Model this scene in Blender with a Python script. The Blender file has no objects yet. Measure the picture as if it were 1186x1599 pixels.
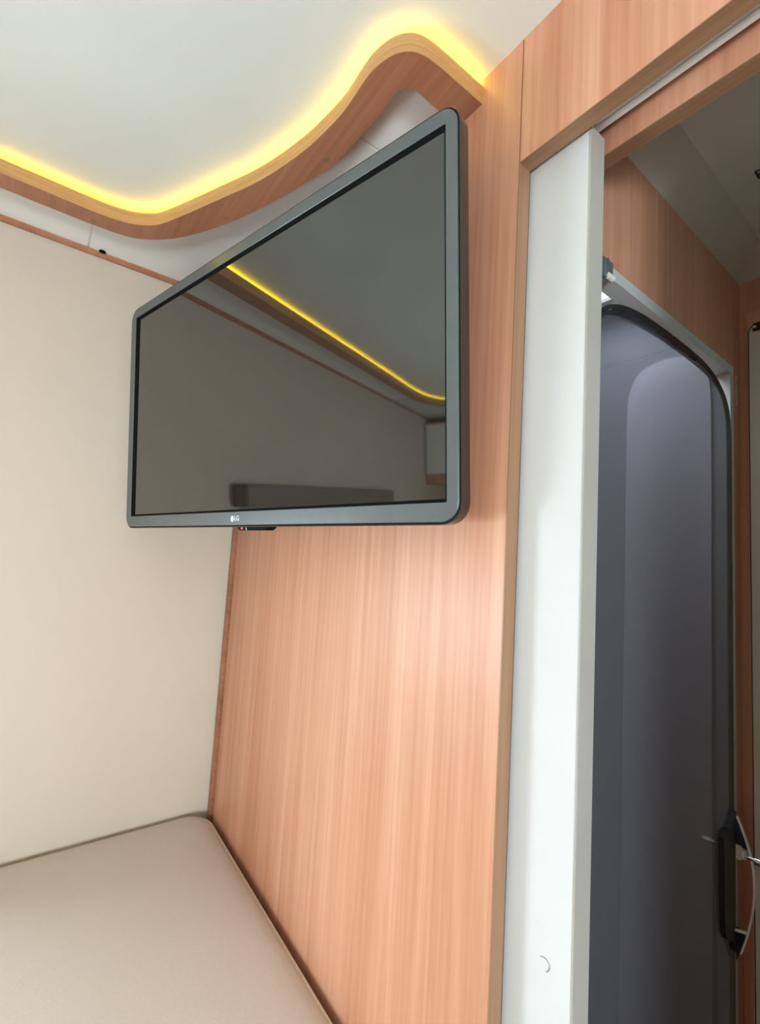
import bpy, bmesh, math, random
from mathutils import Vector, Matrix
random.seed(7)
scene = bpy.context.scene
C = scene.collection
PI = math.pi
# ------------------------------------------------------------------ camera
S = 0.36                                   # distance camera -> partition wall in metres
CAM = Vector((2.88 * S, -S, 1.43))
def W(x, y, z):                            # position in units of S seen from the camera, axes of the room
    return Vector((x * S + CAM.x, y * S + CAM.y, z * S + CAM.z))
R = [[0.5961615644, -0.0353892626, -0.8020841534], [0.8005523168, 0.1019674123, 0.5905240342], [0.0608882354, -0.9941580593, 0.0891200082]]
cd = bpy.data.cameras.new('camera'); cam = bpy.data.objects.new('camera', cd); C.objects.link(cam)
cd.sensor_fit = 'VERTICAL'; cd.sensor_height = 24.0; cd.lens = 720.0 / 1599.0 * 24.0
cd.clip_start = 0.02; cd.clip_end = 50
m = Matrix.Identity(4)
for i in range(3):
    m[i][0] = R[i][0]; m[i][1] = -R[i][1]; m[i][2] = -R[i][2]; m[i][3] = CAM[i]
cam.matrix_world = m
scene.camera = cam
# ------------------------------------------------------------------ world, lights, exposure
world = bpy.data.worlds.new('sky'); scene.world = world; world.use_nodes = True
world.node_tree.nodes['Background'].inputs[0].default_value = (0.75, 0.87, 1.0, 1)
world.node_tree.nodes['Background'].inputs[1].default_value = 0.5
scene.view_settings.view_transform = 'Standard'; scene.view_settings.look = 'None'
scene.view_settings.gamma = 1.0; scene.view_settings.use_curve_mapping = False
scene.view_settings.exposure = 0.09
def area_light(name, loc, direction, sx, sy, power, color):
    d = bpy.data.lights.new(name, 'AREA'); d.shape = 'RECTANGLE'; d.size = sx; d.size_y = sy
    d.energy = power; d.color = color
    o = bpy.data.objects.new(name, d); C.objects.link(o); o.location = loc
    o.rotation_euler = Vector(direction).to_track_quat('-Z', 'Y').to_euler()
    return o
# daylight entering through the two side windows, and the shower skylight
WZ0, WZ1, WY0, WY1 = -1.15, 0.15, -3.3, -0.62      # side window opening
XL, XR, YR = -2.88, 3.1, -5.9                     # room limits (left, right, rear)
ZC, ZF = 1.5335, -1.43 / S                        # ceiling, floor
area_light('daylight_window_1', W(XL - .38, (WY0 + WY1) / 2, (WZ0 + WZ1) / 2 - .22), (1, 0, 0.42), (WZ1 - WZ0) * S, (WY1 - WY0) * S, 50, (0.84, 0.94, 1.0))
area_light('daylight_window_2', W(XR + .38, (WY0 + WY1) / 2, (WZ0 + WZ1) / 2 - .15), (-1, 0, 0.22), (WZ1 - WZ0) * S, (WY1 - WY0) * S, 122, (0.90, 0.96, 1.0))
area_light('daylight_shower_skylight', W(-1.30, 2.05, ZC - .06), (0, 0, -1), .20, .24, 1.25, (0.92, 0.97, 1.0))

# ------------------------------------------------------------------ materials
def principled(name, color, rough=0.5, metal=0.0, ior=1.5, emit=None, estr=0.0):
    mt = bpy.data.materials.new(name); mt.use_nodes = True
    b = mt.node_tree.nodes['Principled BSDF']
    b.inputs['Base Color'].default_value = (*color, 1); b.inputs['Roughness'].default_value = rough
    b.inputs['Metallic'].default_value = metal; b.inputs['IOR'].default_value = ior
    if emit:
        b.inputs['Emission Color'].default_value = (*emit, 1); b.inputs['Emission Strength'].default_value = estr
    return mt
def noise_color(mt, c1, c2, scale, detail=4, bump=0.0, bscale=None, lo=.35, hi=.65):
    nt = mt.node_tree; b = nt.nodes['Principled BSDF']
    tc = nt.nodes.new('ShaderNodeTexCoord'); mp = nt.nodes.new('ShaderNodeMapping')
    mp.inputs['Scale'].default_value = scale if hasattr(scale, '__len__') else (scale,) * 3
    nz = nt.nodes.new('ShaderNodeTexNoise'); nz.inputs['Scale'].default_value = 1; nz.inputs['Detail'].default_value = detail
    rp = nt.nodes.new('ShaderNodeValToRGB')
    rp.color_ramp.elements[0].position = lo; rp.color_ramp.elements[0].color = (*c1, 1)
    rp.color_ramp.elements[1].position = hi; rp.color_ramp.elements[1].color = (*c2, 1)
    L = nt.links.new
    L(tc.outputs['Object'], mp.inputs['Vector']); L(mp.outputs[0], nz.inputs['Vector']); L(nz.outputs['Fac'], rp.inputs['Fac']); L(rp.outputs[0], b.inputs['Base Color'])
    if bump:
        n2 = nt.nodes.new('ShaderNodeTexNoise'); n2.inputs['Scale'].default_value = bscale; n2.inputs['Detail'].default_value = 3
        bp = nt.nodes.new('ShaderNodeBump'); bp.inputs['Strength'].default_value = bump; bp.inputs['Distance'].default_value = .001
        L(tc.outputs['Object'], n2.inputs['Vector']); L(n2.outputs['Fac'], bp.inputs['Height']); L(bp.outputs[0], b.inputs['Normal'])
    return mt
def wood(name, axis, dark, light, rough=.42, fine=150, broad=13, seed=0.0):
    mt = principled(name, light, rough); nt = mt.node_tree; b = nt.nodes['Principled BSDF']; L = nt.links.new
    tc = nt.nodes.new('ShaderNodeTexCoord')
    def nz(across, along, detail, off, dist=0.0):
        mp = nt.nodes.new('ShaderNodeMapping'); sc = [across] * 3; sc[axis] = along
        mp.inputs['Scale'].default_value = sc; mp.inputs['Location'].default_value = (off + seed, off * 1.7 + seed, off * .3 + seed)
        n = nt.nodes.new('ShaderNodeTexNoise'); n.inputs['Scale'].default_value = 1; n.inputs['Detail'].default_value = detail
        n.inputs['Distortion'].default_value = dist
        L(tc.outputs['Object'], mp.inputs['Vector']); L(mp.outputs[0], n.inputs['Vector']); return n.outputs['Fac']
    def math_(op, a, bb):
        n = nt.nodes.new('ShaderNodeMath'); n.operation = op
        for k, v in enumerate((a, bb)):
            if isinstance(v, (int, float)): n.inputs[k].default_value = v
            else: L(v, n.inputs[k])
        return n.outputs[0]
    f1 = nz(broad, .45, 2, 3.1); f2 = nz(fine, 2.2, 3, 7.7, .3); f3 = nz(45, 1.1, 2, 11.3, .6); f4 = nz(fine * 2.4, 14, 2, 1.3)
    v = math_('ADD', math_('MULTIPLY', f1, .36), math_('MULTIPLY', f3, .24))
    v = math_('ADD', v, math_('MULTIPLY', f2, .30)); v = math_('ADD', v, math_('MULTIPLY', f4, .10))
    rp = nt.nodes.new('ShaderNodeValToRGB'); e = rp.color_ramp.elements
    e[0].position = .36; e[0].color = (*dark, 1); e[1].position = .62; e[1].color = (*light, 1)
    L(v, rp.inputs['Fac']); L(rp.outputs[0], b.inputs['Base Color'])
    bp = nt.nodes.new('ShaderNodeBump'); bp.inputs['Strength'].default_value = .12; bp.inputs['Distance'].default_value = .0006
    L(f2, bp.inputs['Height']); L(bp.outputs[0], b.inputs['Normal'])
    return mt
WD, WL = (0.50, 0.212, 0.115), (0.690, 0.372, 0.246)
M = {}
M['wood_z'] = wood('cherry laminate, grain upright', 2, WD, WL)
M['wood_z2'] = wood('cherry laminate, second sheet', 2, WD, WL, seed=4.3)
M['wood_x'] = wood('cherry laminate, grain across', 0, (0.33, 0.13, 0.07), (0.50, 0.23, 0.135), seed=2.2)
M['wood_end'] = wood('cherry laminate, end block', 0, (0.28, 0.11, 0.055), (0.42, 0.19, 0.11), seed=9.2)
M['edge_z'] = wood('edge banding, upright', 2, (0.25, 0.128, 0.065), (0.37, 0.208, 0.115), fine=420, broad=60)
M['edge_x'] = wood('edge banding, along the header', 0, (0.25, 0.128, 0.065), (0.37, 0.208, 0.115), fine=420, broad=60)
M['edge_ribbon'] = noise_color(principled('edge banding of the valance', (0.45, 0.25, 0.1), .45), (0.42, 0.225, 0.085), (0.54, 0.31, 0.13), (9, 9, 500))
M['dark_wood'] = wood('dark bead moulding', 1, (0.20, 0.075, 0.035), (0.36, 0.16, 0.085))
M['ceiling'] = noise_color(principled('ceiling laminate', (.7, .7, .66), .5), (0.72, 0.75, 0.72), (0.75, 0.78, 0.745), 6, bump=.05, bscale=300)
M['white_panel'] = principled('white ceiling panel', (0.91, 0.93, 0.93), .4)
M['wall'] = noise_color(principled('beige wall covering', (.6, .53, .43), .6), (0.590, 0.525, 0.440), (0.620, 0.555, 0.465), 3, bump=.06, bscale=500)
M['fabric'] = noise_color(principled('beige mattress fabric', (.6, .5, .38), .9), (0.64, 0.580, 0.515), (0.69, 0.630, 0.565), 900, detail=2, bump=.35, bscale=1400)
M['piping'] = principled('beige piping', (0.62, 0.50, 0.36), .8)
M['door_white'] = noise_color(principled('white door lacquer', (.8, .8, .78), .7, ior=1.25), (0.62, 0.630, 0.637), (0.645, 0.655, 0.662), 5)
M['door_edge'] = noise_color(principled('grey door edge', (.5, .48, .44), .45), (0.42, 0.41, 0.385), (0.46, 0.45, 0.42), 8)
M['alu'] = principled('aluminium', (0.78, 0.80, 0.80), .22, 1.0)
M['bracket_grey'] = principled('grey bracket', (0.22, 0.25, 0.27), .3, .6)
M['rail'] = principled('bright rail lip', (0.95, 0.95, 0.95), .3, .05)
M['rail_matte'] = principled('matte rail lip', (0.88, 0.87, 0.85), .4, .05)
M['frame_grey'] = noise_color(principled('light grey frame', (.5, .55, .56), .4), (0.50, 0.55, 0.56), (0.54, 0.59, 0.60), 12)
M['dark_gap'] = principled('dark channel', (0.03, 0.025, 0.022), .6)
M['tv_bezel'] = noise_color(principled('graphite bezel', (.08, .1, .1), .33, .2), (0.108, 0.126, 0.131), (0.118, 0.136, 0.141), 40)
M['tv_black'] = principled('black plastic', (0.004, 0.0045, 0.005), .75, ior=1.2)
M['tv_shell'] = noise_color(principled('glossy dark shell', (.03, .025, .022), .16), (0.030, 0.025, 0.022), (0.036, 0.030, 0.026), 20)
M['tv_screen'] = principled('dark glossy screen', (0.010, 0.0095, 0.0085), .035, ior=2.12)
M['logo'] = principled('silver print', (0.85, 0.87, 0.87), .35)
M['red_led'] = principled('red standby light', (0.6, 0.05, 0.06), .3, emit=(1, .05, .08), estr=2.5)
M['bath_ceiling'] = noise_color(principled('bathroom ceiling', (.5, .53, .52), .6), (0.80, 0.90, 0.93), (0.83, 0.93, 0.95), 9)
M['cornice'] = noise_color(principled('taupe cornice', (.4, .36, .3), .6), (0.58, 0.55, 0.48), (0.62, 0.58, 0.51), 9)
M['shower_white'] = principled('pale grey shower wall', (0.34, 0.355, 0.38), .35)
M['arch_white'] = principled('pale arched panel', (0.80, 0.82, 0.84), .25)
M['cream'] = noise_color(principled('cream door panel', (.6, .58, .48), .35), (0.60, 0.58, 0.47), (0.64, 0.62, 0.51), 7)
M['chrome'] = principled('chrome', (0.85, 0.85, 0.84), .12, 1.0)
M['rubber'] = principled('black rubber', (0.012, 0.012, 0.013), .5)
M['nylon'] = principled('white nylon', (0.75, 0.73, 0.70), .4)
M['floor'] = wood('brown plank floor', 1, (0.16, 0.09, 0.05), (0.30, 0.18, 0.10))
M['ink'] = principled('black print', (0.015, 0.016, 0.016), .6)
M['hair'] = principled('dark hair', (0.10, 0.08, 0.07), .5)
M['chip'] = principled('pale chipped laminate', (0.62, 0.50, 0.42), .6)  # paints the edge reflection; also plain colour of the latch block
M['led'] = principled('amber light strip', (1, .8, .3), .5, emit=(1.0, 0.70, 0.004), estr=26)
M['skylight'] = principled('daylit skylight dome', (.9, .93, .95), .3, emit=(0.85, 0.93, 1.0), estr=3.0)
M['vent_dome'] = principled('daylit vent dome', (.85, .9, .9), .4, emit=(0.62, 1.0, 1.0), estr=2.2)  # emission of the added dome that lights the bathroom ceiling
M['taupe'] = principled('taupe cassette', (0.20, 0.18, 0.145), .6)
M['blind'] = principled('beige pleated blind', (0.55, 0.50, 0.42), .8)
def glass(name, tint, body, fac, rough=.05):
    mt = principled(name, body, rough); nt = mt.node_tree; b = nt.nodes['Principled BSDF']; out = nt.nodes['Material Output']
    tr = nt.nodes.new('ShaderNodeBsdfTransparent'); tr.inputs[0].default_value = (*tint, 1)
    mx = nt.nodes.new('ShaderNodeMixShader'); mx.inputs[0].default_value = fac
    nt.links.new(tr.outputs[0], mx.inputs[1]); nt.links.new(b.outputs[0], mx.inputs[2]); nt.links.new(mx.outputs[0], out.inputs['Surface'])
    return mt
M['smoke'] = glass('smoked acrylic pane', (0.74, 0.77, 0.85), (0.150, 0.153, 0.168), .42)
M['smoke_rim'] = glass('smoked acrylic bent rim', (0.26, 0.28, 0.34), (0.040, 0.044, 0.056), .50)
M['clear'] = glass('window pane', (0.95, 0.97, 0.97), (0.5, 0.5, 0.5), .06)

# ------------------------------------------------------------------ mesh helpers
def finish(name, bm, mat, parent=None, smooth=False, angle=24):
    bmesh.ops.recalc_face_normals(bm, faces=bm.faces)
    me = bpy.data.meshes.new(name)
    off = parent['_o'] if parent is not None and '_o' in parent else None
    if off is not None:
        bmesh.ops.translate(bm, verts=bm.verts, vec=-Vector(off))
    bm.to_mesh(me); bm.free()
    me.materials.append(M[mat])
    if smooth:
        for p in me.polygons: p.use_smooth = True
        try: me.set_sharp_from_angle(angle=math.radians(angle))
        except Exception: pass
    o = bpy.data.objects.new(name, me); C.objects.link(o)
    if parent is not None:
        o.parent = parent
        if off is not None: o['_o'] = list(off)
    return o
def tag(o, label, cat, group=None, kind=None):
    o['label'] = label; o['category'] = cat
    if group: o['group'] = group
    if kind: o['kind'] = kind
    return o
def thing(name, label, cat, loc, group=None, kind=None):
    o = bpy.data.objects.new(name, None); C.objects.link(o); o.location = loc; o.empty_display_size = .05
    o['_o'] = list(loc)
    return tag(o, label, cat, group, kind)
def add_box(bm, a, b, bevel=0.0):
    a, b = Vector(a), Vector(b)
    g = bmesh.ops.create_cube(bm, size=1)
    for v in g['verts']:
        v.co = Vector(((v.co.x + .5) * (b.x - a.x) + a.x, (v.co.y + .5) * (b.y - a.y) + a.y, (v.co.z + .5) * (b.z - a.z) + a.z))
    if bevel:
        es = list({e for v in g['verts'] for e in v.link_edges})
        bmesh.ops.bevel(bm, geom=es, offset=bevel, segments=2, affect='EDGES')
def box(name, x0, x1, y0, y1, z0, z1, mat, parent=None, bevel=0.0):     # room units
    bm = bmesh.new(); a, b = W(x0, y0, z0), W(x1, y1, z1)
    add_box(bm, a, b, bevel); return finish(name, bm, mat, parent)
def boxes(name, lst, mat, parent=None, bevel=0.0):
    bm = bmesh.new()
    for (x0, x1, y0, y1, z0, z1) in lst: add_box(bm, W(x0, y0, z0), W(x1, y1, z1), bevel)
    return finish(name, bm, mat, parent)
def add_tube(bm, pts, rad, n=8, cap=True, closed=False):
    rings = []; pts = [Vector(p) for p in pts]; N = len(pts)
    rads = rad if hasattr(rad, '__len__') else [rad] * N
    up = None
    for i, p in enumerate(pts):
        t = (pts[(i + 1) % N] - pts[i - 1]) if closed else (pts[min(i + 1, N - 1)] - pts[max(i - 1, 0)])
        t.normalize()
        if up is None: up = Vector((0, 0, 1)) if abs(t.z) < .9 else Vector((1, 0, 0))
        u = (up - t * up.dot(t)).normalized(); v = t.cross(u); up = u
        rings.append([bm.verts.new(p + (u * math.cos(2 * PI * k / n) + v * math.sin(2 * PI * k / n)) * rads[i]) for k in range(n)])
    for i in range(N if closed else N - 1):
        a, b = rings[i], rings[(i + 1) % N]
        for k in range(n): bm.faces.new((a[k], a[(k + 1) % n], b[(k + 1) % n], b[k]))
    if cap and not closed:
        bm.faces.new(rings[0]); bm.faces.new(list(reversed(rings[-1])))
def tube(name, pts, rad, mat, parent=None, n=8, closed=False):
    bm = bmesh.new(); add_tube(bm, pts, rad, n, closed=closed); return finish(name, bm, mat, parent, smooth=True, angle=70)
def add_prism(bm, pts, d):                 # pts: closed polygon in 3D, extruded by vector d
    d = Vector(d); a = [bm.verts.new(Vector(p)) for p in pts]; b = [bm.verts.new(Vector(p) + d) for p in pts]
    bm.faces.new(a); bm.faces.new(list(reversed(b))); n = len(a)
    for k in range(n): bm.faces.new((a[k], a[(k + 1) % n], b[(k + 1) % n], b[k]))
def prism(name, pts, d, mat, parent=None, smooth=False):
    bm = bmesh.new(); add_prism(bm, pts, d); return finish(name, bm, mat, parent, smooth)
def add_loops(bm, loops, cap0=True, cap1=True):     # bridge successive closed loops with equal counts
    vs = [[bm.verts.new(Vector(p)) for p in l] for l in loops]; n = len(vs[0])
    for a, b in zip(vs, vs[1:]):
        for k in range(n): bm.faces.new((a[k], a[(k + 1) % n], b[(k + 1) % n], b[k]))
    if cap0: bm.faces.new(vs[0])
    if cap1: bm.faces.new(list(reversed(vs[-1])))
    return vs
def rrect(x0, x1, z0, z1, r, seg=8):        # rounded rectangle, 2D, always 4*(seg+1) points
    out = []
    for cx, cz, a0 in ((x1 - r, z1 - r, 0), (x0 + r, z1 - r, PI / 2), (x0 + r, z0 + r, PI), (x1 - r, z0 + r, 3 * PI / 2)):
        for k in range(seg + 1):
            a = a0 + PI / 2 * k / seg; out.append((cx + r * math.cos(a), cz + r * math.sin(a)))
    return out
def catmull(pts, step=.03):
    out = []; n = len(pts)
    for i in range(n - 1):
        p0 = Vector(pts[max(i - 1, 0)]); p1 = Vector(pts[i]); p2 = Vector(pts[i + 1]); p3 = Vector(pts[min(i + 2, n - 1)])
        k = max(2, int((p2 - p1).length / step))
        for j in range(k):
            t = j / k
            out.append(.5 * ((2 * p1) + (p2 - p0) * t + (2 * p0 - 5 * p1 + 4 * p2 - p3) * t * t + (3 * p1 - p0 - 3 * p2 + p3) * t ** 3))
    out.append(Vector(pts[-1])); return out
def text_mesh(name, body, size, mat, parent, matrix):
    cu = bpy.data.curves.new(name, 'FONT'); cu.body = body; cu.size = size; cu.extrude = .0002
    cu.align_x = 'LEFT'; cu.align_y = 'CENTER'
    to = bpy.data.objects.new(name + '_tmp', cu); C.objects.link(to)
    me = bpy.data.meshes.new_from_object(to.evaluated_get(bpy.context.evaluated_depsgraph_get()))
    bpy.data.objects.remove(to); me.name = name; me.transform(matrix); me.materials.clear(); me.materials.append(M[mat])
    if parent is not None and '_o' in parent and not parent.get('_local'): me.transform(Matrix.Translation(-Vector(parent['_o'])))
    o = bpy.data.objects.new(name, me); C.objects.link(o)
    if parent is not None: o.parent = parent
    return o

# ------------------------------------------------------------------ bedroom shell
T = .12
XJ, YS = -.786, 1.047                     # opening jamb, back of the front skin
ZH = 1.138                                # underside of the header
XO = .08                                  # other side of the opening, drawn in to keep window light off the bathroom
tag(box('floor', XL - T, XR + T, YR - T, 3.0, ZF - .1, ZF, 'floor'), 'brown plank floor below the bed', 'floor', kind='structure')
ce = box('ceiling', XL - T, XR + T, YR - T, YS, ZC, ZC + .12, 'ceiling')
tag(ce, 'smooth off-white bedroom ceiling lit by the amber light strip', 'ceiling', kind='structure')
def wall_with_window(name, x0, x1, label):
    o = boxes(name, [(x0, x1, YR, WY0, ZF, ZC), (x0, x1, WY1, 1.0, ZF, ZC), (x0, x1, WY0, WY1, ZF, WZ0), (x0, x1, WY0, WY1, WZ1, ZC)], 'wall')
    return tag(o, label, 'wall', kind='structure')
wall_with_window('wall_left', XL - T, XL, 'smooth beige wall beside the mattress and the television')
wall_with_window('wall_right', XR, XR + T, 'beige wall behind the camera on the far side of the room')
tag(box('wall_rear', XL - T, XR + T, YR - T, YR, ZF, ZC, 'wall'), 'beige rear wall reflected in the television screen', 'wall', kind='structure')

def window(name, xa, xb, xin, label):
    t = thing(name, label, 'window', W((xa + xb) / 2, (WY0 + WY1) / 2, WZ0), kind='structure')
    f = .10
    boxes('frame', [(xa, xb, WY0, WY1, WZ0, WZ0 + f), (xa, xb, WY0, WY1, WZ1 - f, WZ1), (xa, xb, WY0, WY0 + f, WZ0 + f, WZ1 - f), (xa, xb, WY1 - f, WY1, WZ0 + f, WZ1 - f)], 'cream', t)
    xm = (xa + xb) / 2
    box('pane', xm - .006, xm + .006, WY0 + f, WY1 - f, WZ0 + f, WZ1 - f, 'clear', t)
    s = 1 if xin > xm else -1
    box('blind_cassette', min(xin, xin + s * .14), max(xin, xin + s * .14), WY0 - .08, WY1 + .08, WZ1, WZ1 + .16, 'taupe', t, .004)
    n = 4
    for k in range(n):
        z1 = WZ1 - k * .07; z0 = z1 - .07; xa_, xb_ = xin + s * .03, xin + s * .06
        prism('pleat', [W(xa_, WY0, z1), W(xb_, WY0, (z0 + z1) / 2), W(xa_, WY0, z0), W(xa_ - s * .004, WY0, z0), W(xb_ - s * .004, WY0, (z0 + z1) / 2), W(xa_ - s * .004, WY0, z1)], ((0, (WY1 - WY0) * S, 0)), 'blind', t)
    box('bottom_rail', min(xin + s * .02, xin + s * .08), max(xin + s * .02, xin + s * .08), WY0, WY1, WZ1 - n * .07 - .05, WZ1 - n * .07, 'cream', t, .002)
    return t
window('window_1', XL - T + .02, XL - .02, XL, 'side window with a half-drawn blind in the beige wall by the bed')
window('window_2', XR + .02, XR + T - .02, XR, 'side window in the wall behind the camera')

# partition wall facing the bed: left sheet, header, back skin
wf = box('wall_front', XL, XJ - .004, 1.0, YS, ZF, ZC, 'wood_z')
tag(wf, 'cherry wood partition wall behind the television, with the doorway', 'wall', kind='structure')
box('header_panel', XJ, XO, 1.0, YS, ZH + .003, ZC, 'wood_z2', wf)
box('side_panel', XO, XR, 1.0, YS, ZF, ZH, 'wood_z2', wf)  # unseen panel, widened to block window light from the bathroom
box('side_panel', XO, XR, 1.0, YS, ZH, ZC, 'wood_z2', wf)
box('edge_band', XJ - .004, XJ, 1.0, YS, ZF, ZH + .003, 'edge_z', wf)
box('edge_band', XJ, XO, 1.0, YS, ZH, ZH + .003, 'edge_x', wf)
box('dark_liner', XJ - .02, XJ - .004, YS, YS + .008, ZF, ZH + .02, 'dark_gap', wf)
YB0, YB1, ZB = 1.155, 1.20, 1.135
XW = -.73
boxes('back_panel', [(XL, XW, YB0, YB1, ZF, ZC), ], 'wood_z', wf)
box('back_header', XW, XO, YB0, YB1, ZB + .003, ZC, 'wood_z', wf)
box('edge_band', XW, XO, YB0, YB1, ZB, ZB + .003, 'edge_x', wf)
box('channel_top', XL, XO, YS, YB0, ZC - .06, ZC, 'dark_gap', wf)
# corner moulding between partition and left wall, bead under the ceiling
bm = bmesh.new()
add_prism(bm, [W(XL, 1.0, ZF), W(XL + .050, 1.0, ZF), W(XL + .050, .988, ZF), W(XL + .038, .976, ZF), W(XL + .012, .976, ZF), W(XL, .985, ZF)], (0, 0, (ZC - ZF) * S))
tag(finish('trim_1', bm, 'dark_wood'), 'narrow dark wood moulding in the corner between beige wall and wood partition', 'moulding', kind='structure')
bm = bmesh.new()
add_prism(bm, [W(XL, YR, ZC - .024), W(XL + .018, YR, ZC - .024), W(XL + .032, YR, ZC - .012), W(XL + .032, YR, ZC - .004), W(XL + .022, YR, ZC - .0045), W(XL, YR, ZC - .0045)], (0, (1.0 - YR) * S, 0))
tag(finish('trim_2', bm, 'wood_x'), 'thin reddish wood bead along the top of the beige wall', 'moulding', kind='structure')

# ------------------------------------------------------------------ ceiling valance with light strip
ZT, ZU = 1.511, 1.45                      # board top, underside
k1 = ZT / 1.5; k2 = ZU / 1.42
outer_c = [(x * k1, y * k1) for x, y in [(-2.366, 0.0), (-2.362, .106), (-2.341, .195), (-2.300, .263), (-2.243, .312), (-2.090, .389), (-1.925, .466), (-1.737, .551), (-1.584, .604), (-1.44, .641), (-1.285, .664), (-1.207, .667), (-1.127, .664), (-1.072, .666), (-1.012, .682), (-.972, .710), (-.952, .743), (-.943, .790), (-.939, .886)]] + [(-.9435, 1.0)]
inner_c = [(x * k2, y * k2) for x, y in [(-2.439, 0.0), (-2.437, .056), (-2.426, .177), (-2.396, .251), (-2.329, .334), (-2.212, .426), (-1.998, .544), (-1.767, .637), (-1.502, .722), (-1.403, .742), (-1.244, .752), (-1.125, .753), (-1.068, .751), (-1.040, .762), (-1.026, .792), (-1.027, .865)]] + [(-1.050, 1.0)]
rear_o = [(2.9, -4.18), (0, -4.18), (-1.6, -4.17), (-1.95, -4.12), (-2.19, -3.97), (-2.32, -3.72), (-2.385, -3.3), (-2.385, -2.5), (-2.385, -1.2), (-2.385, -.5)]
rear_i = [(2.9, -4.31), (0, -4.31), (-1.62, -4.30), (-2.00, -4.24), (-2.28, -4.06), (-2.43, -3.75), (-2.49, -3.3), (-2.49, -2.5), (-2.49, -1.2), (-2.49, -.5)]
def resample(pts, n):
    L = [0]
    for a, b in zip(pts, pts[1:]): L.append(L[-1] + (b - a).length)
    out = []; j = 0
    for i in range(n):
        d = L[-1] * i / (n - 1)
        while j < len(L) - 2 and L[j + 1] < d: j += 1
        t = (d - L[j]) / max(1e-9, L[j + 1] - L[j]); out.append(pts[j].lerp(pts[j + 1], min(1, t)))
    return out
NF = 130
# matched parameterisation: front part split at three stations so that ribs stay roughly square to the curve
def front(c, splits):
    pts = catmull([(x, y, 0) for x, y in c], .012); out = []
    idx = [0] + [min(range(len(pts)), key=lambda i: (pts[i] - Vector((*s, 0))).length) for s in splits] + [len(pts) - 1]
    for a, b, n in zip(idx, idx[1:], (28, 60, 26, 18)):
        seg = resample(pts[a:b + 1], n); out += seg if not out else seg[1:]
    return out
fo = front(outer_c, [outer_c[3], outer_c[12], outer_c[16]])
fi = front(inner_c, [inner_c[3], inner_c[11], inner_c[13]])
ro = resample(catmull([(x, y, 0) for x, y in rear_o] + [Vector((*outer_c[0], 0))], .05), 110)
ri = resample(catmull([(x, y, 0) for x, y in rear_i] + [Vector((*inner_c[0], 0))], .05), 110)
OUT = ro[:-1] + fo; INN = ri[:-1] + fi
NP = len(OUT)
def ribbon(name, a, b, z0, z1, mat, parent, i0=0, i1=None, smooth=True):
    i1 = NP if i1 is None else i1
    bm = bmesh.new(); secs = []
    for i in range(i0, i1):
        p = OUT[i].lerp(INN[i], a); q = OUT[i].lerp(INN[i], b)
        secs.append([bm.verts.new(W(p.x, p.y, z0)), bm.verts.new(W(q.x, q.y, z0)), bm.verts.new(W(q.x, q.y, z1)), bm.verts.new(W(p.x, p.y, z1))])
    for s, t in zip(secs, secs[1:]):
        for k in range(4): bm.faces.new((s[k], s[(k + 1) % 4], t[(k + 1) % 4], t[k]))
    bm.faces.new(secs[0]); bm.faces.new(list(reversed(secs[-1])))
    return finish(name, bm, mat, parent, smooth)
va = thing('ceiling_valance', 'wavy cherry wood valance board with an amber light strip under the ceiling', 'valance', W(-1.9, .55, ZC))
iend = next(i for i in range(NP - 60, NP) if OUT[i].y > .885 and OUT[i].x > -1.0)
ribbon('board', .012, 1.0, ZU, ZT, 'wood_x', va, 0, iend)
ribbon('end_block', .012, 1.0, ZU, ZT, 'wood_end', va, iend - 1, NP)
ribbon('edge_band', -.012, .012, ZU - .0006, ZT, 'edge_ribbon', va)
ribbon('spacer', .55, .62, ZT, ZC, 'white_panel', va)
led = ribbon('light_strip', .14, .28, ZT, ZT + .0015, 'led', va)
led['label'] = 'glowing amber light strip'
for (x, y) in [(-1.452, .722), (-2.462, .062), (-2.445, .125), (-2.02, .535)]:
    bm = bmesh.new(); p = W(x, y, ZU - .0008)
    add_tube(bm, [p + Vector((0, 0, .0006)), p - Vector((0, 0, .0006))], .0042, 14); finish('screw_cap', bm, 'edge_x', va)
# white ceiling panels behind the valance, with seams
MID = [OUT[i].lerp(INN[i], .66) for i in range(NP)]
def ceil_panel(sel, wallpts):
    pts = [W(p.x, p.y, ZC - .004) for p in sel] + [W(x, y, ZC - .004) for x, y in wallpts]
    prism('ceiling_panel', pts, (0, 0, .0038 * S), 'white_panel', ce)
ya, xb = .064, -1.367
iA = next(i for i in range(NP) if MID[i].x < -2 and MID[i].y > ya)
iB = next(i for i in range(iA, NP) if MID[i].x > xb)
iR = next(i for i in range(NP) if MID[i].x < -2.4)
selA = [p for p in MID[iR:iA]] ; selA[-1] = Vector((selA[-1].x, ya - .0035, 0))
ceil_panel(selA, [(XL, ya - .0035), (XL, MID[iR].y)])
selB = [Vector((MID[iA].x, ya + .0035, 0))] + MID[iA + 1:iB]; selB[-1] = Vector((xb - .006, selB[-1].y, 0))
ceil_panel(selB, [(xb - .006, .998), (XL, .998), (XL, ya + .0035)])
selC = MID[iB:NP]; selC[0] = Vector((xb + .006, selC[0].y, 0)); selC[-1] = Vector((selC[-1].x, .998, 0))
ceil_panel(selC, [(xb + .006, .998)])
bm = bmesh.new(); p = W(-2.838, .128, ZC - .005)
add_tube(bm, [p, p - Vector((0, 0, .0025))], [.006, .005], 14)
tag(finish('plug_cap', bm, 'tv_black'), 'small dark round plug on the ceiling next to the reddish bead', 'plug')

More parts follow.
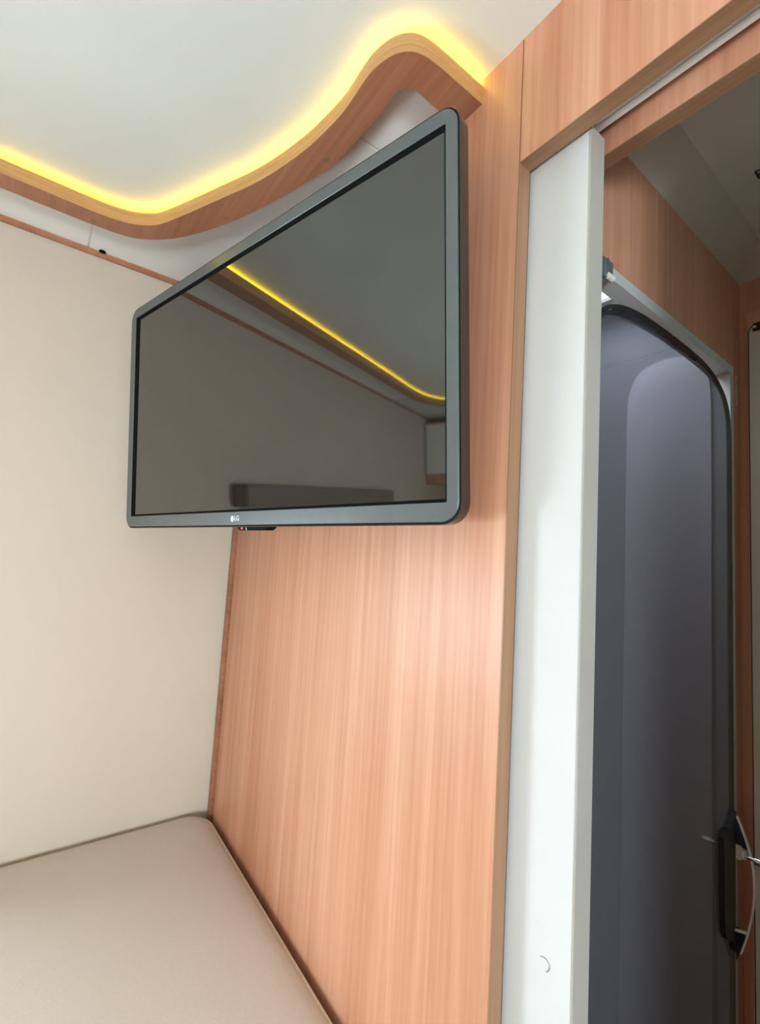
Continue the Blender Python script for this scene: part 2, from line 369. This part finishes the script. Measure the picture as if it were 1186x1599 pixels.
# ------------------------------------------------------------------ sliding door and rail
XD = -.607
d1 = thing('door_1', 'white sliding door half pushed into the wood partition', 'door', W(-1.3, 1.094, ZF), kind='structure')
box('panel', XD - 1.62, XD - .006, 1.062, 1.128, ZF + .05, 1.158, 'door_white', d1)
o = box('edge_strip', XD - .006, XD, 1.0605, 1.1295, ZF + .05, 1.160, 'door_edge', d1, .0006); o['label'] = 'grey edge strip of the sliding door'
rl = thing('sliding_door_rail', 'silver aluminium rail above the white sliding door', 'rail', W(0, 1.11, ZC - .06))
ZL = 1.180
box('rail_body', XD - 1.0, XO, 1.060, 1.119, ZL + .05, ZC - .061, 'alu', rl)
box('lip', XD - 1.0, XO, 1.060, 1.096, ZL - .004, ZL + .05, 'rail', rl, .0035)
box('lip', XD - 1.0, XO, 1.100, 1.119, ZL, ZL + .05, 'rail_matte', rl, .001)
box('slot', XD - 1.0, XO, 1.096, 1.100, ZL + .010, ZL + .05, 'frame_grey', rl)
# stray hair on the white door
pts = [(843, 1493), (848, 1494.5), (853, 1499), (856.5, 1505), (857.5, 1511), (856, 1516), (852, 1518)]
hp = []
for (px, py) in pts:
    v = Vector([sum(R[i][j] * q for j, q in enumerate((px - 593, py - 799.5, 720.0))) for i in range(3)])
    v = v * (1.0605 / v.y); hp.append(W(v.x, v.y, v.z))
tag(tube('stray_hair', catmull(hp, .002), .0002, 'hair', n=6), 'curled dark stray hair clinging to the white sliding door', 'hair')

# ------------------------------------------------------------------ bed
bx0, bx1, by0, by1 = XL + .003, -.86, -4.7, .972
tag(box('bed_base', XL + .012, -.90, -5.0, 1.0, ZF, -2.06, 'wood_z', None, .004), 'wooden bed base under the beige mattress', 'bed')
mt = thing('mattress', 'beige fabric mattress in the corner below the television', 'mattress', W((bx0 + bx1) / 2, (by0 + by1) / 2, -2.06))
def inset_loop(d, z, r=.16, crown=0.0, n=14):
    rr = max(r - d, .012); out = []
    x0, x1, y0, y1 = bx0 + d, bx1 - d, by0 + d, by1 - d
    for (cx, cy, a0) in ((x1 - rr, y1 - rr, 0), (x0 + rr, y1 - rr, PI / 2), (x0 + rr, y0 + rr, PI), (x1 - rr, y0 + rr, 3 * PI / 2)):
        for k in range(n + 1):
            a = a0 + PI / 2 * k / n; out.append((cx + rr * math.cos(a), cy + rr * math.sin(a), z))
    return out
prof = [(.03, -2.06), (.006, -2.03), (0, -1.98), (0, -1.66), (.002, -1.625), (.008, -1.600), (.020, -1.580), (.040, -1.568), (.08, -1.557), (.16, -1.548), (.30, -1.538), (.5, -1.531), (.8, -1.527)]
bm = bmesh.new()
add_loops(bm, [[W(*p) for p in inset_loop(d, z)] for d, z in prof])
finish('cover', bm, 'fabric', mt, True, 60)
tube('piping', [W(*p) for p in inset_loop(.014, -1.584)], .0022, 'piping', mt, 8, True)
tube('piping', [W(*p) for p in inset_loop(.004, -2.02)], .0022, 'piping', mt, 8, True)

# unseen twin bed on the other side of the room, added to bounce light upward
tag(box('bed_base', .95, XR - .012, -5.0, .98, ZF, -2.06, 'wood_z', None, .004), 'wooden base of the twin bed, out of view on the right', 'bed')
mt2 = thing('mattress', 'beige mattress of the twin bed, out of view on the right', 'mattress', W(2.0, (by0 + by1) / 2, -2.06))
for part in list(mt.children):
    q = part.copy(); C.objects.link(q); q.parent = mt2
# ------------------------------------------------------------------ television (own axes: x along the screen, z up the screen, y towards the wall)
TW, TH = .7193, .4217
tvm = Matrix(((0.9661, -0.2582, 0.0002, 0.3845), (0.2576, 0.9636, -0.0719, -0.1481), (0.0184, 0.0695, 0.9974, 1.6661), (0, 0, 0, 1)))
tv = bpy.data.objects.new('television', None); C.objects.link(tv)
tag(tv, 'large dark grey television angled on the wood wall above the mattress', 'television')
tv['_local'] = 1
base = tvm @ Vector((0, 0, -TH / 2)); tvm2 = tvm.copy(); tvm2.translation = base
tv.matrix_world = tvm2
def tvp(x, y, z): return Vector((x, y, z + TH / 2))
def tvloop(x0, x1, z0, z1, r, y): return [tvp(a, y, b) for a, b in rrect(x0, x1, z0, z1, r)]
hx, hz = TW / 2, TH / 2
ix0, ix1, iz0, iz1 = -hx + .0225, hx - .0165, -hz + .0225, hz - .0195
def ring(name, loops, mat):
    bm = bmesh.new(); vs = add_loops(bm, loops + [loops[0]], False, False)
    bmesh.ops.remove_doubles(bm, verts=bm.verts, dist=1e-7); return finish(name, bm, mat, tv, True)
def O(ins, y, r=.022): return tvloop(-hx + ins, hx - ins, -hz + ins, hz - ins, max(r - ins, .002), y)
def I(out, y, r=.0015): return tvloop(ix0 - out, ix1 + out, iz0 - out, iz1 + out, r, y)
ring('bezel', [O(.0028, 0), O(.0019, .0005), O(.0016, .0014), O(.0016, .0050), I(.006, .0050), I(.0016, .0042), I(.0014, .0030), I(.0014, .0005), I(.0019, 0)], 'tv_bezel')
ring('screen_gap', [I(.0014, .0006), I(.0004, .0009), I(-.0022, .0042), I(-.0022, .0052), I(.0014, .0052)], 'tv_black')  # black ring paints the shade inside the bezel recess
ring('bezel_seam', [O(.0017, .0022), O(.0004, .0022), O(.0004, .0068), O(.02, .0068), O(.02, .0051), O(.0017, .0051)], 'tv_black')
bm = bmesh.new(); add_loops(bm, [I(-.0015, .0043), I(-.0015, .0062)]); finish('screen', bm, 'tv_screen', tv)
bm = bmesh.new(); add_loops(bm, [O(.0006, .0068), O(.0003, .0018), O(-.0004, .0016), O(-.0010, .0024), O(-.0010, .018), O(.0022, .0225), O(.006, .0240), O(.05, .0262)]); finish('back_shell', bm, 'tv_shell', tv, True)
bm = bmesh.new(); add_loops(bm, [tvloop(-.24, .14, -.17, .10, .02, .026), tvloop(-.235, .135, -.165, .095, .02, .045), tvloop(-.215, .115, -.145, .075, .02, .052)]); finish('back_housing', bm, 'tv_shell', tv, True)
# logo: round emblem and two letters
lg = None
bm = bmesh.new()
cx, cz, rr = -.0100, -.1998, .0042
disc = [(cx + rr * .82 * math.cos(2 * PI * k / 24), cz + rr * math.sin(2 * PI * k / 24)) for k in range(24)]
add_loops(bm, [[tvp(a, -.0004, b) for a, b in disc], [tvp(a, .0004, b) for a, b in disc]])
lg = finish('logo', bm, 'logo', tv); lg['label'] = 'small silver round emblem and letters on the lower bezel'
def inlay(segs):
    bm = bmesh.new()
    for pts in segs: add_tube(bm, [tvp(a, -.00045, b) for a, b in pts], .00022, 6)
    return finish('emblem_line', bm, 'tv_bezel', lg)
inlay([[(cx + .0018 * math.cos(a), cz + .0028 * math.sin(a)) for a in [PI * .5 + 2 * PI * .72 * k / 14 for k in range(15)]], [(cx, cz + .0014), (cx, cz - .0012), (cx + .0012, cz - .0012)]])
ltm = Matrix.Translation(tvp(-.0050, -.0003, -.1995)) @ Matrix.Rotation(PI / 2, 4, 'X')
text_mesh('letters', 'LG', .0098, 'logo', lg, ltm)
# sensor pod under the bezel
bm = bmesh.new()
add_prism(bm, [tvp(-.004, .004, -hz), tvp(.068, .004, -hz), tvp(.058, .004, -hz - .0058), tvp(.002, .004, -hz - .0058)], (0, .016, 0))
pod = finish('sensor_pod', bm, 'tv_black', tv)
bm = bmesh.new(); add_loops(bm, [[tvp(.0085 + .0016 * math.cos(2 * PI * k / 14), y, -hz - .0028 + .0016 * math.sin(2 * PI * k / 14)) for k in range(14)] for y in (.0032, .0041)])
finish('standby_light', bm, 'red_led', pod)
bm = bmesh.new(); add_prism(bm, [tvp(.017, .0034, -hz - .0006), tvp(.0185, .0034, -hz - .0006), tvp(.0205, .0034, -hz - .0054), tvp(.0190, .0034, -hz - .0054)], (0, .0008, 0)); finish('divider', bm, 'alu', pod)
# hinged wall arm behind the set
arm = thing('wall_bracket', 'black hinged wall bracket holding the television', 'bracket', W(-1.5, .97, .6))
boxes('wall_plate', [(-1.78, -1.42, .985, 1.0, .45, .85)], 'rubber', arm, .002)
tp = tvm @ Vector((-.05, .054, 0))
tube('arm', [W(-1.6, .985, .65), Vector((tp.x, tp.y, tp.z)) + Vector((-.02, .02, 0)), tp], .012, 'rubber', arm, 10)

# ------------------------------------------------------------------ bathroom seen through the doorway
YE, XE = 2.635, 2.0
OZ, OY0, OY1 = .927, 1.215, 2.487          # shower opening
tag(boxes('wall_bathroom', [(XW - .05, XW, YB1, YE, OZ + .04, ZC), (XW - .05, XW, OY1 + .044, YE, ZF, OZ + .04)], 'wood_z2'), 'dark cherry wood wall above the smoked shower door', 'wall', kind='structure')
wc = box('wall_corridor', XW - .05, XE, YE, YE + .08, ZF, ZC, 'wood_z')
tag(wc, 'narrow dark wood end wall between shower door and cream door', 'wall', kind='structure')
tag(box('wall_side', XE, XE + .1, YB1, YE + .08, ZF, ZC, 'wood_z'), 'wood side wall of the bathroom out of view', 'wall', kind='structure')
bc = box('ceiling_bathroom', -2.4, XE + .1, YB1, YE + .08, ZC, ZC + .1, 'bath_ceiling')
tag(bc, 'grey bathroom ceiling with small black print', 'ceiling', kind='structure')
bm = bmesh.new()
add_prism(bm, [W(XW, YB1, 1.426), W(XW + .118, YB1, ZC), W(XW, YB1, ZC)], (0, (YE - YB1) * S, 0))
tag(finish('trim_3', bm, 'cornice'), 'sloping taupe cornice along the top of the bathroom wood wall', 'cornice', kind='structure')
bm = bmesh.new()
add_prism(bm, [W(XW, YE, 1.420), W(XW, YE - .118, ZC), W(XW, YE, ZC)], ((XE - XW) * S, 0, 0))
tag(finish('trim_4', bm, 'cornice'), 'short taupe cornice above the cream door at the far end', 'cornice', kind='structure')
# black print on the bathroom ceiling
flip = Matrix.Rotation(PI, 4, 'X')
pl = text_mesh('ceiling_print', 'RICA', .027, 'ink', None, Matrix.Translation(W(-.520, 2.075, ZC - .0015)) @ flip); tag(pl, 'black printed lettering on the grey bathroom ceiling', 'lettering')
text_mesh('lower_line', 'DE', .020, 'ink', pl, Matrix.Translation(W(-.512, 2.150, ZC - .0015)) @ flip)
rv = thing('roof_vent', 'daylit roof vent dome in the bathroom ceiling, just out of view', 'roof vent', W(.35, 1.9, ZC))  # made-up glowing dome, unseen, added to brighten the bathroom ceiling
bm = bmesh.new()
vl = lambda ins, z: [W(a, b, z) for a, b in rrect(.10 + ins, .66 - ins, 1.58 + ins, 2.26 - ins, .08, 6)]
add_loops(bm, [vl(0, ZC - .001), vl(0, ZC - .06), vl(.02, ZC - .09), vl(.06, ZC - .105)]); finish('dome', bm, 'vent_dome', rv, True, 50)
boxes('frame', [(.04, .10, 1.52, 2.32, ZC - .03, ZC - .001), (.66, .72, 1.52, 2.32, ZC - .03, ZC - .001), (.10, .66, 1.52, 1.58, ZC - .03, ZC - .001), (.10, .66, 2.26, 2.32, ZC - .03, ZC - .001)], 'shower_white', rv)
# shower cubicle
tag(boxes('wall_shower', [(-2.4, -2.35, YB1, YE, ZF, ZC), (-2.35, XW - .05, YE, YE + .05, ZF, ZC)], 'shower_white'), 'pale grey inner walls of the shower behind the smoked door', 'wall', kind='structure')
# arched pale panel at the back of the shower
def arch_panel(ins, y, d, nm, mat, parent=None):
    x0, x1, cx = -1.25 + ins, -.842 - ins, -1.046
    half = [(cx, 1.137 - ins), (-.965, 1.125 - ins), (-.90, 1.088 - ins), (x1 - .018, 1.01), (x1 - .004, .93), (x1, .80)]
    r = resample(catmull([(a, b, 0) for a, b in half], .01), 24); r = [(p.x, p.y) for p in r]
    l = [(2 * cx - a, b) for a, b in reversed(r)]
    pts = r + [(x1, ZF + .1), (2 * cx - x1, ZF + .1)] + l[:-1]
    return prism(nm, [W(a, y, b) for a, b in pts], (0, -d * S, 0), mat, parent)
ap = arch_panel(0, YE - .001, .012, 'shower_back_panel', 'arch_white')
tag(ap, 'pale arched panel at the back of the shower, seen through the smoked door', 'panel')
sk = thing('shower_skylight', 'bright white skylight above the shower, glimpsed over the smoked door', 'skylight', W(-1.28, 2.05, ZC))
box('dome', -1.56, -1.0, 1.66, 2.44, ZC - .02, ZC - .001, 'skylight', sk)
boxes('frame', [(-1.60, -1.56, 1.62, 2.48, ZC - .04, ZC - .001), (-1.0, -.96, 1.62, 2.48, ZC - .04, ZC - .001), (-1.56, -1.0, 1.62, 1.66, ZC - .04, ZC - .001), (-1.56, -1.0, 2.44, 2.48, ZC - .04, ZC - .001)], 'shower_white', sk)
fr = thing('shower_door_frame', 'light grey frame around the smoked shower door', 'frame', W(XW - .02, 1.9, ZF))
box('top_rail', XW - .05, XW + .008, OY0 - .01, OY1 + .044, OZ, OZ + .04, 'frame_grey', fr)
box('side_post', XW - .05, XW + .008, OY1, OY1 + .044, ZF, OZ, 'frame_grey', fr)
box('sill', XW - .05, XW + .008, OY0 - .01, OY1, ZF, ZF + .12, 'frame_grey', fr)
# smoked door: flat centre with bent rim and black edge seal; arched top
yc = 1.85
def sym(half, zbot):
    right = catmull([(y, z, 0) for y, z in half], .02)
    right = [(p.x, p.y) for p in right]
    left = [(2 * yc - y, z) for y, z in reversed(right)]
    return [(y, z) for y, z in right] + [(right[-1][0], zbot)] + [(left[0][0], zbot)] + left[:-1]
outer_h = [(1.85, .8775), (2.049, .8735), (2.175, .862), (2.275, .8400), (2.350, .8050), (2.400, .755), (2.428, .690), (2.437, .6185), (2.439, .50)]
inner_h = [(1.85, .8180), (2.035, .8145), (2.150, .804), (2.240, .785), (2.305, .757), (2.348, .715), (2.371, .660), (2.380, .60), (2.382, .50)]
def resamp2(half, n):
    pts = catmull([(y, z, 0) for y, z in half], .01); return [(p.x, p.y) for p in resample(pts, n)]
def full(half, zb, n=40):
    r = resamp2(half, n); l = [(2 * yc - y, z) for y, z in reversed(r)]
    return r + [(r[-1][0], zb)] + [(l[0][0], zb)] + l[:-1]
ZBOT = ZF + .16
LO = full(outer_h, ZBOT)
LI = [(y - .085 * min(1, max(0, (1.60 - y) / .2)), z) for y, z in full(inner_h, ZBOT + .06)]
xo, xi, th = -.712, -.690, .010
sd = thing('shower_door', 'smoked grey-blue shower door with arched top and bent rim', 'door', W(-.70, yc, ZBOT))
P3 = lambda L, x: [W(x, y, z) for y, z in L]
bm = bmesh.new(); add_loops(bm, [P3(LI, xi), P3(LI, xi - th)]); finish('pane', bm, 'smoke', sd)
LM = [((a[0] + b[0]) / 2, (a[1] + b[1]) / 2) for a, b in zip(LO, LI)]
bm = bmesh.new()
loops = [P3(LI, xi), P3(LM, xi - .006), P3(LO, xo), P3(LO, xo - th), P3(LM, xi - .006 - th), P3(LI, xi - th), P3(LI, xi)]
add_loops(bm, loops, False, False); bmesh.ops.remove_doubles(bm, verts=bm.verts, dist=1e-6); finish('bent_rim', bm, 'smoke_rim', sd, True)
tube('edge_seal', P3(LO, xo - .004), .0028, 'rubber', sd, 6, True)
# handle with black grip plate, chrome bow and latch bolt
plate = [(2.227, -1.005), (2.238, -.988), (2.290, -.990), (2.320, -.978), (2.350, -.945), (2.366, -.945), (2.352, -1.02), (2.352, -1.44), (2.366, -1.475), (2.345, -1.455), (2.318, -1.410), (2.262, -1.385), (2.240, -1.355), (2.229, -1.27)]
hd = prism('handle', [W(-.676, y, z) for y, z in plate], (-.020 * S, 0, 0), 'rubber', sd); hd['label'] = 'black grip plate with chrome bow and latch bolt'
bow = [(-.678, -.965), (-.662, -1.005), (-.644, -1.058), (-.630, -1.115), (-.624, -1.170), (-.6245, -1.24), (-.632, -1.31), (-.648, -1.395), (-.668, -1.470)]
bm = bmesh.new()
cv = catmull([(x, z, 0) for x, z in bow], .01)
secs = []
for i, p in enumerate(cv):
    w = .009 * (1 - .35 * abs(2 * i / (len(cv) - 1) - 1))
    secs.append([W(p.x, 2.370 - w, p.y), W(p.x + .005, 2.370 - w, p.y), W(p.x + .005, 2.370 + w, p.y), W(p.x, 2.370 + w, p.y)])
add_loops(bm, secs); finish('bow', bm, 'rail_matte', hd, True)
prism('wedge', [W(-.678, 2.376, -.972), W(-.640, 2.376, -1.070), W(-.678, 2.376, -1.070)], (0, -.02 * S, 0), 'rubber', hd)
prism('wedge', [W(-.678, 2.376, -1.380), W(-.650, 2.376, -1.405), W(-.678, 2.376, -1.50)], (0, -.02 * S, 0), 'rubber', hd)
def rod(name, x0, x1, y, z, r, mat, parent, n=16):
    bm = bmesh.new(); add_tube(bm, [W(x0, y, z), W(x1, y, z)], r, n); return finish(name, bm, mat, parent, True)
box('block', -.680, -.656, 2.352, 2.378, -1.120, -1.065, 'chip', hd, .001)  # solid block, same pale beige as its own colour
rod('washer', -.656, -.646, 2.365, -1.098, .0062, 'nylon', hd)
rod('bolt', -.646, -.590, 2.365, -1.100, .0026, 'chrome', hd)
rod('bolt_head', -.616, -.596, 2.365, -1.101, .0055, 'chrome', hd)
tube('pin', [W(-.674, 2.335, -1.375), W(-.645, 2.372, -1.384)], .0020, 'nylon', hd, 8)
# latch bracket beside the frame
br = thing('latch_bracket', 'small chrome roller bracket at the upper corner of the shower frame', 'bracket', W(-.72, 1.365, .90))
box('plate', -.722, -.712, 1.33, 1.392, .905, .972, 'bracket_grey', br, .001)
box('plate_rim', -.712, -.708, 1.348, 1.356, .915, .968, 'chrome', br)
bm = bmesh.new(); add_tube(bm, [W(-.712, 1.354, .914), W(-.712, 1.386, .914)], .0036, 14); finish('roller', bm, 'rail_matte', br, True)
# pale glints painted on the wood edge, standing for a reflection
for k, (z0, z1) in enumerate([(.920, .938), (.855, .902), (.800, .845)]):
    y = 2.588 + (.004 if k == 2 else 0)
    prismpts = [W(XW + .0005, y - .008, z0), W(XW + .0005, y + .006, z0 - .004), W(XW + .0005, y + .008, z1), W(XW + .0005, y - .004, z1 + .004)]
    o = prism('laminate_chip', prismpts, (.0012, 0, 0), 'chip')
    tag(o, ['uppermost, smallest pale chip on the dark wood edge beside the shower door', 'middle pale chip on the dark wood edge beside the shower door', 'lowest pale chip on the dark wood edge beside the shower door'][k], 'chip', 'pale chips on the wood edge')
# cream door at the far end
d2 = thing('door_2', 'cream door with black seal at the right edge of the picture', 'door', W(-.2, YE, ZF), kind='structure')
def rr_door(x0, x1, z0, z1, r, y, d, nm, mat):
    prism(nm, [W(a, y, b) for a, b in rrect(x0, x1, z0, z1, r, 6)], (0, d * S, 0), mat, d2)
box('casing', -.694, .6, YE - .010, YE, ZF, 1.2545, 'wood_z2', d2)
rr_door(-.6885, .4, ZF + .1, 1.186, .036, YE - .018, .008, 'seal', 'rubber')
rr_door(-.6815, .39, ZF + .11, 1.175, .03, YE - .030, .012, 'panel', 'cream')
hp_ = box('hinge_plate', -.665, -.60, YE - .040, YE - .030, 1.145, 1.183, 'rubber', d2, .001)
rod_ = bmesh.new(); add_tube(rod_, [W(-.657, YE - .040, 1.163), W(-.657, YE - .045, 1.163)], .0022, 10); finish('screw', rod_, 'nylon', hp_)

# ------------------------------------------------------------------ overhead cabinet on the rear wall (seen in the screen)
oc = thing('overhead_cabinet', 'overhead cabinet with pale doors mirrored at the right of the screen', 'cabinet', W(0, -5.5, .44))
box('body', XL, XR, YR, -5.16, .44, 1.44, 'wood_z', oc)
for k in range(4):
    x0 = XL + .03 + k * 1.49
    dd = box('door', x0, x0 + 1.44, -5.16, -5.11, .60, 1.40, 'white_panel', oc, .003)
    box('handle', x0 + .62, x0 + .82, -5.11, -5.09, .64, .67, 'alu', dd)

for o in bpy.data.objects:
    for k in ('_o', '_local'):
        if k in o: del o[k]
